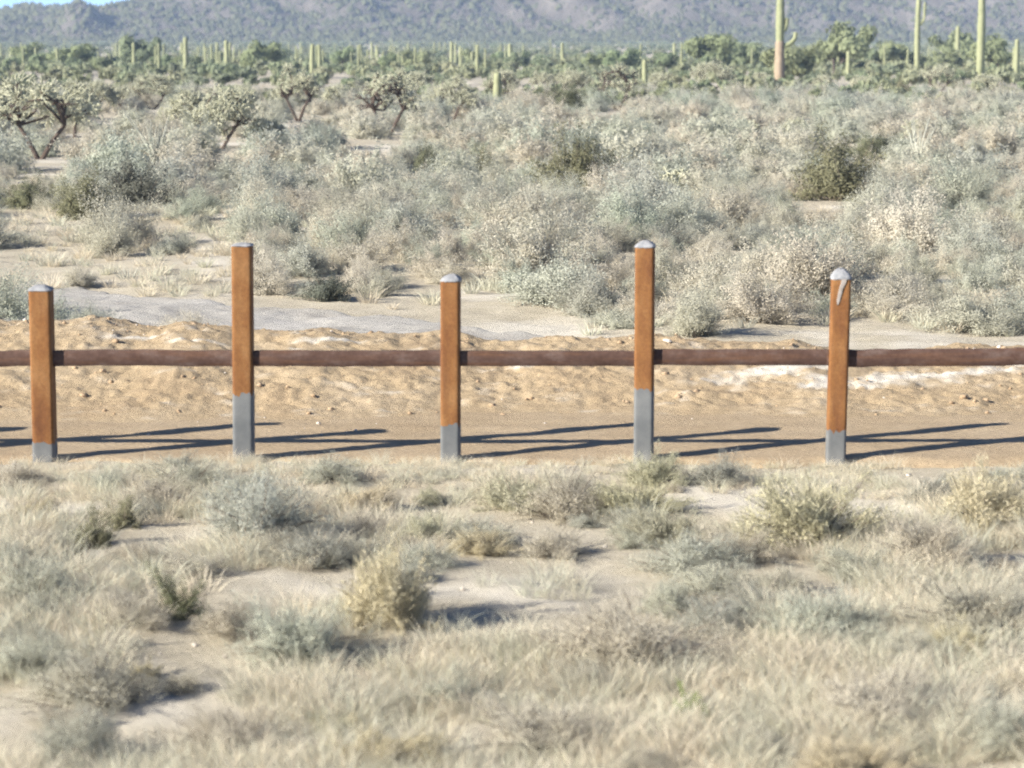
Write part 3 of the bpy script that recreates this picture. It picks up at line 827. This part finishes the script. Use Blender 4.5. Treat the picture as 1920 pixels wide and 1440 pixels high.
for i, (px, rb, rt, wpx, arms, cork, lab) in enumerate(SG):
    x, y = on_ground(px, rb); z = float(terrain(x, y)); x, y = on_ground(px, rb, z)
    h = at_depth(px, rt, y)[1] - z; r = wpx / F_PX * y / 2
    rg = np.random.default_rng(700 + i)
    bend = rg.normal() * 0.012 * h
    pt = lambda q: np.array([bend * math.sin(q * 3.0), 0, h * q])
    e = obj('saguaro_cactus', None, loc=(x, y, z)); tag(e, lab, 'cactus', 'saguaro cacti')
    if cork:
        mb = MB(); sag_stem(mb, [pt(q) - np.array([0, 0, 0.15 if q == 0 else 0]) for q in np.linspace(0, cork, 8)], r * 1.06, i); obj('corky_base', mb.mesh('corky_base', [M_CORK], True), e)
        mb = MB(); sag_stem(mb, [pt(q) for q in np.linspace(cork - 0.03, 0.97, 12)], r * 0.88, i + 50)
    else:
        mb = MB(); sag_stem(mb, [pt(q) - np.array([0, 0, 0.15 if q == 0 else 0]) for q in np.linspace(0, 0.97, 13)], r, i + 50)
    obj('stem', mb.mesh('stem', [M_SAG], True), e)
    for (q, dpx, rise, up) in arms:
        L = dpx / F_PX * y; s0 = pt(q); ar = r * 0.62
        sg = 1 if L > 0 else -1
        pts = [s0 + np.array([sg * r * 0.4, 0, -0.02 * h]), s0 + np.array([L * 0.45, -0.05, -0.012 * h]), s0 + np.array([L * 0.8, -0.06, 0.02 * h]), s0 + np.array([L, -0.05, 0.06 * h]), s0 + np.array([L * 1.02, -0.05, rise * h])]
        mb = MB(); sag_stem(mb, pts, ar * 0.8, 900 + i); obj('arm', mb.mesh('arm', [M_SAG], True), e)

# --- the many smaller saguaros in the green belt
mb = MB(); sag_stem(mb, [np.array([0.01 * math.sin(q * 5), 0, q * 0.95 - (0.03 if q == 0 else 0)]) for q in np.linspace(0, 1, 9)], 0.05, 1); SAG_A = mb.mesh('stem', [M_SAG], True)
mb = MB(); sag_stem(mb, [np.array([-0.02 * math.sin(q * 3), 0, q * 0.95 - (0.03 if q == 0 else 0)]) for q in np.linspace(0, 1, 9)], 0.06, 2); SAG_B = mb.mesh('stem', [M_SAG], True)
mb = MB(); sag_stem(mb, [np.array(p) for p in ((0.03, 0, .45), (.12, 0, .44), (.15, 0, .52), (.155, 0, .72))], 0.035, 3); SAG_ARM = mb.mesh('arm', [M_SAG], True)
rg = np.random.default_rng(77)
for i in range(165):
    px = rg.uniform(5, 1915) if i % 3 else rg.uniform(5, 900); rb = 116 + 30 * rg.random() ** 1.2
    x, y = on_ground(px, rb); y = min(y, 900); x = (px - 960) / F_PX * y * 1.0
    z = float(terrain(x, y)); h = float(np.clip((rb - rg.uniform(79, 102)) * y / F_PX, 2.6, 7.5))
    e = obj('saguaro_cactus', None, loc=(x, y, z - 0.1), rot=(0, 0, rg.uniform(0, 6.28)), scale=(h * 0.9 * (0.78 if i % 4 else 1.0), h * 0.9 * (0.78 if i % 4 else 1.0), h))
    obj('stem', SAG_A if i % 2 else SAG_B, e)
    armed = i % 6 == 0
    if armed: obj('arm', SAG_ARM, e)
    queue(e, 'small far armed saguaro' if armed else ('small far saguaro' if rb < 116 else 'slim saguaro'), 'in the green belt', 'distant saguaros in the green belt', 'cactus')

# --- ocotillos
for i, (px, rb, rt, lab) in enumerate([(292, 312, 214, 'ocotillo of thin grey canes fanning out behind dark bush at left'),
                                       (215, 300, 218, 'sparse ocotillo left of the fan of grey canes'),
                                       (1722, 318, 228, 'ocotillo with slanting pale canes in scrub at far right')]):
    x, y = on_ground(px, rb); h = at_depth(px, rt, y)[1]
    e = obj('ocotillo', None, loc=(x, y, float(terrain(x, y)))); tag(e, lab, 'shrub', 'ocotillos in the scrub')
    for me in gen_ocotillo(800 + i, h * 1.05, 12 if i != 1 else 7): obj('cane', me, e)

# --- hand-placed creosote and dark bushes: px, base row, width px, height px, label
CB = [(1080, 354, 165, 110, 'large olive creosote bush in the middle above the third fence gap'),
      (1562, 380, 190, 118, 'large olive green creosote bush straight above the rightmost post'),
      (1058, 205, 110, 46, 'wide low dark green bush in front of the green belt'),
      (262, 402, 140, 118, 'darkest blue-grey bush at left below the ocotillo canes'),
      (165, 420, 140, 82, 'green-grey bush on the sandy rise at left'),
      (1808, 258, 56, 38, 'small dark green bush near the right edge'),
      (905, 318, 75, 48, 'thin olive bush above the middle post'),
      (800, 322, 70, 55, 'thin brownish creosote left of the middle post'),
      (1640, 308, 110, 55, 'flat brownish creosote right of the large one'),
      (1280, 330, 75, 45, 'small shadowed bush above the fourth post'),
      (612, 566, 110, 62, 'dark-hearted bush at the sand strip in the second fence gap'),
      (1690, 190, 60, 40, 'small brown bush between the tall saguaros'),
      (60, 402, 90, 60, 'olive bush at left edge near the sandy rise')]
for i, (px, rb, wpx, hpx, lab) in enumerate(CB):
    x, y = on_ground(px, rb); wd = wpx / F_PX * y; h = at_depth(px, rb - hpx, y)[1]
    f = CREO_DARK if i in (3, 10, 9) else CREO[i % 3]  # dark copy has the bush's shade painted into its leaves
    o = plant('creosote_bush', f, x, y, i * 1.3, (wd / 1.35, wd / 1.35, h / 1.05))
    tag(o, lab, 'bush', 'creosote bushes among the scrub'); placed.append((x, y, wd * 0.35))

# --- foreground plants in front of the fence: px, base row, width px, height px, kind, label
FG = [(480, 1020, 210, 165, 'N', 'large pale green-grey bush in front of the second post'),
      (175, 1025, 95, 75, 'D', 'dark little shrub front left, lower of two'),
      (232, 985, 85, 60, 'D', 'dark little shrub front left, upper of two'),
      (725, 1175, 190, 165, 'Y', 'yellow-green bush at front casting the big dark shadow'),
      (335, 1165, 110, 90, 'D', 'dark low shrub below the large pale green-grey bush'),
      (560, 1235, 190, 140, 'N', 'grey bush at front left of the yellow-green one'),
      (1065, 955, 160, 90, 'N', 'grey dry bush in front of the third fence gap'),
      (1180, 1235, 260, 150, 'N', 'broad grey bush at front below the fourth post'),
      (1520, 1010, 250, 130, 'Y', 'straw-yellow bush in front of the rightmost post'),
      (1735, 1055, 150, 110, 'N', 'grey dark-hearted bush at front right'),
      (1850, 980, 200, 110, 'Y', 'straw-yellow bush at the right edge'),
      (1290, 1345, 90, 75, 'G', 'small bright green plant low at front right'),
      (725, 1438, 220, 80, 'Y', 'yellow-green tuft cut by the bottom edge'),
      (1225, 905, 120, 60, 'Y', 'low straw-coloured bush at the foot of the fourth post'),
      (1350, 900, 120, 55, 'N', 'low pale bush right of the fourth post foot'),
      (20, 900, 110, 55, 'N', 'low dark-shadowed bush at left edge beside the first post'),
      (360, 915, 140, 55, 'N', 'low pale bush left of the second post foot'),
      (620, 905, 130, 50, 'N', 'low pale bush in front of the second fence gap'),
      (900, 1010, 140, 60, 'N', 'low straw bush in front of the middle post'),
      (60, 1130, 200, 90, 'N', 'wide grey bush at left edge, front'),
      (1020, 1400, 240, 110, 'N', 'wide pale bush at bottom centre right'),
      (170, 1310, 240, 110, 'N', 'wide grey bush at bottom left'),
      (430, 1400, 220, 100, 'N', 'wide pale bush at bottom left of centre'),
      (1540, 1200, 220, 100, 'N', 'wide low grey bush right of the broad grey one'),
      (1830, 1190, 220, 110, 'N', 'wide grey bush at right edge, front'),
      (1640, 1370, 250, 110, 'N', 'wide pale bush at bottom right'),
      (1880, 1420, 200, 110, 'N', 'grey bush in the bottom right corner'),
      (1450, 1110, 130, 65, 'N', 'small grey bush below the straw-yellow one'),
      (1300, 1060, 170, 80, 'N', 'pale twiggy bush between third and fourth gap, front'),
      (850, 1310, 170, 75, 'N', 'low pale bush below the big dark shadow')]
for i, (px, rb, wpx, hpx, kind, lab) in enumerate(FG):
    x, y = on_ground(px, rb); wd = wpx / F_PX * y; h = hpx / F_PX * y
    lib, bw, bh = {'N': (NEAR, 0.80, 0.50), 'Y': (NEARY, 0.8, 0.45), 'D': (NEARD, 0.62, 0.34), 'G': (NEARG, 0.48, 0.30)}[kind]
    o = plant({'N': 'bursage_bush', 'Y': 'yellow_brush', 'D': 'dark_shrub', 'G': 'green_plant'}[kind], lib[i % len(lib)], x, y, i * 2.1, (wd / bw, wd / bw, h / bh))
    tag(o, lab, 'plant' if kind == 'G' else 'bush', 'plants in front of the fence'); placed.append((x, y, wd * 0.3))

rg = np.random.default_rng(29)
k = 0
while k < 80:
    y = math.sqrt(9.6 ** 2 + (17.4 ** 2 - 9.6 ** 2) * rg.random()); x = rg.uniform(-0.225, 0.225) * y
    wd = rg.uniform(0.22, 0.62)
    if y > 16.6: wd *= 0.6
    if not free(x, y, wd * 0.3): continue
    k += 1
    lib, bw = (NEAR, 0.95) if rg.random() < 0.85 else (NEARY, 0.8)
    s = wd / bw
    o = plant('bursage_bush' if lib is NEAR else 'yellow_brush', lib[rg.integers(len(lib))], x, y, rg.uniform(0, 6.28), (s, s, s * rg.uniform(0.6, 0.95)))
    placed.append((x, y, wd * 0.3))
    queue(o, 'low pale dry bush' if lib is NEAR else 'low straw-yellow bush', 'before the fence', 'plants in front of the fence', 'bush')

# --- the dense scrub beyond the track
def scrub_ok(px, row):
    if row > 640: return 0.0
    for c in CH:
        if abs(px - c[0]) < max(14, 0.32 * c[3]) and c[1] - 2 < row < c[1] + (c[1] - c[2]) * 0.45: return 0.0
    for c in CB:
        if abs(px - c[0]) < 0.42 * c[2] and c[1] - 4 < row < c[1] + c[3] * 0.4: return 0.0
    for c in SG[:7]:
        if abs(px - c[0]) < 12 and c[1] - 2 < row < c[1] + 10: return 0.0
    lim = np.interp(px, [0, 200, 420, 470, 640, 760, 900, 960, 1150, 1210, 1300, 1560, 1700, 1920], [425, 415, 440, 575, 572, 545, 520, 545, 622, 640, 645, 600, 612, 610])
    if row > lim: return 0.05 if px < 460 else 0.02
    d = 0.95
    if px < 470 and row > 395: d = 0.25
    if 480 < px < 680 and 195 < row < 275: d = 0.45
    if 380 < px < 560 and 285 < row < 310: d = 0.5
    if 1580 < px < 1800 and 395 < row < 420: d = 0.25
    if 860 < px < 1100 and 355 < row < 375: d = 0.5
    return d
cand = []
rg = np.random.default_rng(11)
k = 0
while k < 9000:
    k += 1
    y = 25.6 + (175 - 25.6) * rg.random() ** 0.62 if False else math.sqrt(25.6 ** 2 + (190 ** 2 - 25.6 ** 2) * rg.random())
    x = rg.uniform(-0.235, 0.235) * y
    px, row = project(x, y, 0)
    if rg.random() > scrub_ok(px, row): continue
    cand.append((x, y, px, row))
near_c = [c for c in cand if c[1] < 60]
# extra candidates close by, where bushes show largest
for k in range(2600):
    y = math.sqrt(25.4 ** 2 + (60 ** 2 - 25.4 ** 2) * rg.random()); x = rg.uniform(-0.235, 0.235) * y
    px, row = project(x, y, 0)
    if rg.random() <= scrub_ok(px, row): near_c.append((x, y, px, row))
far_c = [c for c in cand if c[1] >= 60]
near_c.sort(key=lambda c: c[1])
count = 0; stuff_pts = []
for (x, y, px, row) in near_c:
    r = 0.28 + 0.62 * rg.random() ** 1.3 if y > 29 else rg.uniform(0.25, 0.5)
    if not free(x, y, r * 0.88): continue
    s = r / 0.75
    sc = (s * rg.uniform(0.85, 1.2), s * rg.uniform(0.85, 1.2), s * rg.uniform(0.75, 1.1))
    placed.append((x, y, r * 0.88))
    if count < 300:
        o = plant('scrub_bush', SCRUB[rg.integers(len(SCRUB))], x, y, rg.uniform(0, 6.28), sc)
        rowp = 'beyond the track'
        queue(o, 'pale scrub bush', rowp, 'pale scrub bushes beyond the track', 'bush')
        count += 1
    else:
        stuff_pts.append((x, y, sc[0] * 1.1))
for (x, y, px, row) in far_c:
    if y > 150 or rg.random() > 0.30: continue
    r = 0.35 + 0.75 * rg.random() ** 2; stuff_pts.append((x, y, r / 0.75))

def scatter(name, meshes, pts, label, cat, zoff=0.0):
    """one object of uncountable growth: points instanced through geometry nodes"""
    pts = np.array(pts); n = len(pts); rg_ = np.random.default_rng(len(pts))
    hid = bpy.data.collections.new(name + '_kinds')
    for i, me in enumerate(meshes):
        hid.objects.link(bpy.data.objects.new(f'{name}_kind_{i:02d}', me))
    V = np.stack([pts[:, 0], pts[:, 1], terrain(pts[:, 0], pts[:, 1]) + zoff], 1)
    me = bpy.data.meshes.new(name); me.vertices.add(n); me.vertices.foreach_set('co', V.astype(np.float32).ravel())
    a = me.attributes.new('turn', 'FLOAT', 'POINT'); a.data.foreach_set('value', rg_.uniform(0, 6.28, n).astype(np.float32))
    a = me.attributes.new('size', 'FLOAT', 'POINT'); a.data.foreach_set('value', pts[:, 2].astype(np.float32))
    a = me.attributes.new('pick', 'INT', 'POINT'); a.data.foreach_set('value', rg_.integers(0, len(meshes), n).astype(np.int32))
    o = obj(name, me)
    g = bpy.data.node_groups.new(name, 'GeometryNodeTree')
    g.interface.new_socket('Geometry', in_out='INPUT', socket_type='NodeSocketGeometry')
    g.interface.new_socket('Geometry', in_out='OUTPUT', socket_type='NodeSocketGeometry')
    gi = g.nodes.new('NodeGroupInput'); go = g.nodes.new('NodeGroupOutput')
    iop = g.nodes.new('GeometryNodeInstanceOnPoints'); ci = g.nodes.new('GeometryNodeCollectionInfo')
    ci.inputs['Collection'].default_value = hid
    ci.inputs['Separate Children'].default_value = True; ci.inputs['Reset Children'].default_value = True
    def at(nm, ty):
        q = g.nodes.new('GeometryNodeInputNamedAttribute'); q.data_type = ty; q.inputs['Name'].default_value = nm
        return q.outputs['Attribute']
    cx = g.nodes.new('ShaderNodeCombineXYZ'); g.links.new(at('turn', 'FLOAT'), cx.inputs[2])
    g.links.new(gi.outputs[0], iop.inputs['Points']); g.links.new(ci.outputs[0], iop.inputs['Instance'])
    iop.inputs['Pick Instance'].default_value = True
    g.links.new(at('pick', 'INT'), iop.inputs['Instance Index'])
    g.links.new(cx.outputs[0], iop.inputs['Rotation']); g.links.new(at('size', 'FLOAT'), iop.inputs['Scale'])
    g.links.new(iop.outputs[0], go.inputs[0])
    md = o.modifiers.new('growth', 'NODES'); md.node_group = g
    return tag(o, label, cat, kind='stuff')

scatter('scrub', [f for f, s_ in SCRUB_FAR], stuff_pts, 'unbroken mass of pale grey-green scrub covering the plain', 'scrub')

# --- green belt: palo verde and mesquite trees one can tell apart, px, base row, top row, width px, label
TR = [(258, 140, 74, 85, 'round dark green tree between two saguaros at upper left'),
      (1340, 140, 70, 130, 'rounded bright green tree left of the tallest saguaro'),
      (1565, 146, 52, 135, 'tall hazy green tree right of the tallest saguaro'),
      (1765, 132, 66, 110, 'dark green tree between the tall saguaros at right'),
      (1880, 146, 76, 110, 'dark green tree at the right edge'),
      (770, 140, 100, 85, 'low green tree above the second fence gap'),
      (1510, 160, 92, 150, 'blue-green thicket tree at the foot of the tallest saguaro'),
      (120, 138, 88, 110, 'green tree above the leftmost post'),
      (470, 142, 84, 110, 'wide green tree right of the second post'),
      (60, 132, 86, 90, 'green tree near the left edge'),
      (1655, 140, 84, 110, 'soft green tree left of the slim armed saguaro'),
      (1420, 138, 84, 100, 'green tree just left of the tallest saguaro trunk'),
      (1150, 138, 96, 90, 'low green tree left of the short thick saguaro')]
for i, (px, rb, rt, wpx, lab) in enumerate(TR):
    x, y = on_ground(px, rb); z = float(terrain(x, y)); h = at_depth(px, rt, y)[1] - z; wd = wpx / F_PX * y
    w0, c0 = TREES[i % 5]
    bw = 6.0 + (i % 5 % 2); bh = 3.6 + 0.5 * (i % 5 % 3)
    o = plant('palo_verde_tree', (w0, c0), x, y, i * 1.1, (wd / bw, wd / bw, h / bh), ('trunk', 'crown'))
    tag(o, lab, 'tree', 'trees of the green belt')
rg = np.random.default_rng(19)
for i in range(46):
    px = (i + rg.uniform(0.1, 0.9)) * 1920 / 46; rb = rg.uniform(122, 142)
    x, y = on_ground(px, rb); k = rg.integers(5); s = rg.uniform(0.5, 0.72)
    o = plant('mesquite_tree', TREES[k], x, y, rg.uniform(0, 6.28), (s * 1.1, s * 1.1, s), ('trunk', 'crown'))
    queue(o, 'low rounded green tree', 'in the green belt', 'trees of the green belt', 'tree')
bp = []
for k in range(4600):
    y = math.sqrt(135 ** 2 + (1290 ** 2 - 135 ** 2) * rg.random() ** 1.5); x = rg.uniform(-0.25, 0.25) * y
    bp.append((x, y, rg.uniform(0.5, 1.2) * float(np.interp(y, [135, 200, 350], [0.42, 0.75, 1.0]))))
scatter('desert_woodland', [c for w_, c in BELT], bp, 'far grey-green bushes merging into a belt below the mountain', 'bushes')

# --- dry grass
gp = []
rg = np.random.default_rng(23)
while len(gp) < 3500:
    y = rg.uniform(9.0, 17.85); x = rg.uniform(-0.25, 0.25) * y + 0
    dens = 0.50 + 0.9 * float(vnoise(x / 0.8, y / 0.8, 44)) - 0.5 * math.exp(-((x - 0.2) ** 2 / 0.5 + (y - 16.3) ** 2 / 0.3))
    if rg.random() > dens: continue
    gp.append((x, y, rg.uniform(0.5, 1.1) * (1 if y < 16.4 else 0.7 if y < 17.2 else 0.5)))
for (px_c, wd_c, _t, _c, _j, _l) in POSTS:           # tufts grown up against the post feet
    xc = at_depth(px_c, 860, FY)[0]
    for q in range(9): gp.append((xc + rg.normal() * 0.16, 17.82 - abs(rg.normal()) * 0.16, rg.uniform(0.3, 0.62)))
scatter('dry_grass', GRASS, gp, 'dry straw-coloured grass covering the ground before the fence', 'grass')
gp = []
while len(gp) < 1500:
    y = rg.uniform(26, 62); x = rg.uniform(-0.24, 0.24) * y
    px, row = project(x, y, 0)
    if row > np.interp(px, [0, 430, 640, 900, 1200, 1300, 1920], [540, 560, 575, 600, 640, 660, 640]): continue
    if rg.random() > 0.45 + 0.8 * float(vnoise(x / 1.5, y / 1.5, 45)): continue
    gp.append((x, y, rg.uniform(0.4, 0.95)))
scatter('sparse_grass', GRASSF, gp, 'sparse dry grass between the bushes beyond the track', 'grass')

def on_near(rg):
    y = rg.uniform(9.5, 20.5); x = rg.uniform(-0.24, 0.24) * y
    return x, y, float(terrain(x, y)) + 0.002
tag(obj('pebbles', lumps(600, on_near, lambda g: 0.005 + 0.012 * g.random() ** 4, 9).mesh('pebbles', [M_STONE])), 'scattered pale pebbles on the sandy ground', 'pebbles', kind='stuff')
flush()

# ------------------------------------------------------------------ haze: the air in front of the mountain
hx, y0, y1, z0, z1 = 1400, -45, 2900, -3.0, 190.0
V = np.array([(-hx, y0, z0), (hx, y0, z0), (hx, y1, z0), (-hx, y1, z0), (-hx, y0, z1), (hx, y0, z1), (hx, y1, z1), (-hx, y1, z1)], float)
F = np.array([(3, 2, 1, 0), (4, 5, 6, 7), (0, 1, 5, 4), (1, 2, 6, 5), (2, 3, 7, 6), (3, 0, 4, 7)])
m = bpy.data.materials.new('haze'); m.use_nodes = True
t = m.node_tree; t.nodes.clear()
out = t.nodes.new('ShaderNodeOutputMaterial'); pv = t.nodes.new('ShaderNodeVolumePrincipled')
pv.inputs['Color'].default_value = (0.52, 0.68, 0.94, 1)
pv.inputs['Density'].default_value = 0.00021
t.links.new(pv.outputs[0], out.inputs['Volume'])
tag(obj('haze', mk_mesh('haze', V, F, [m])), kind='stuff')
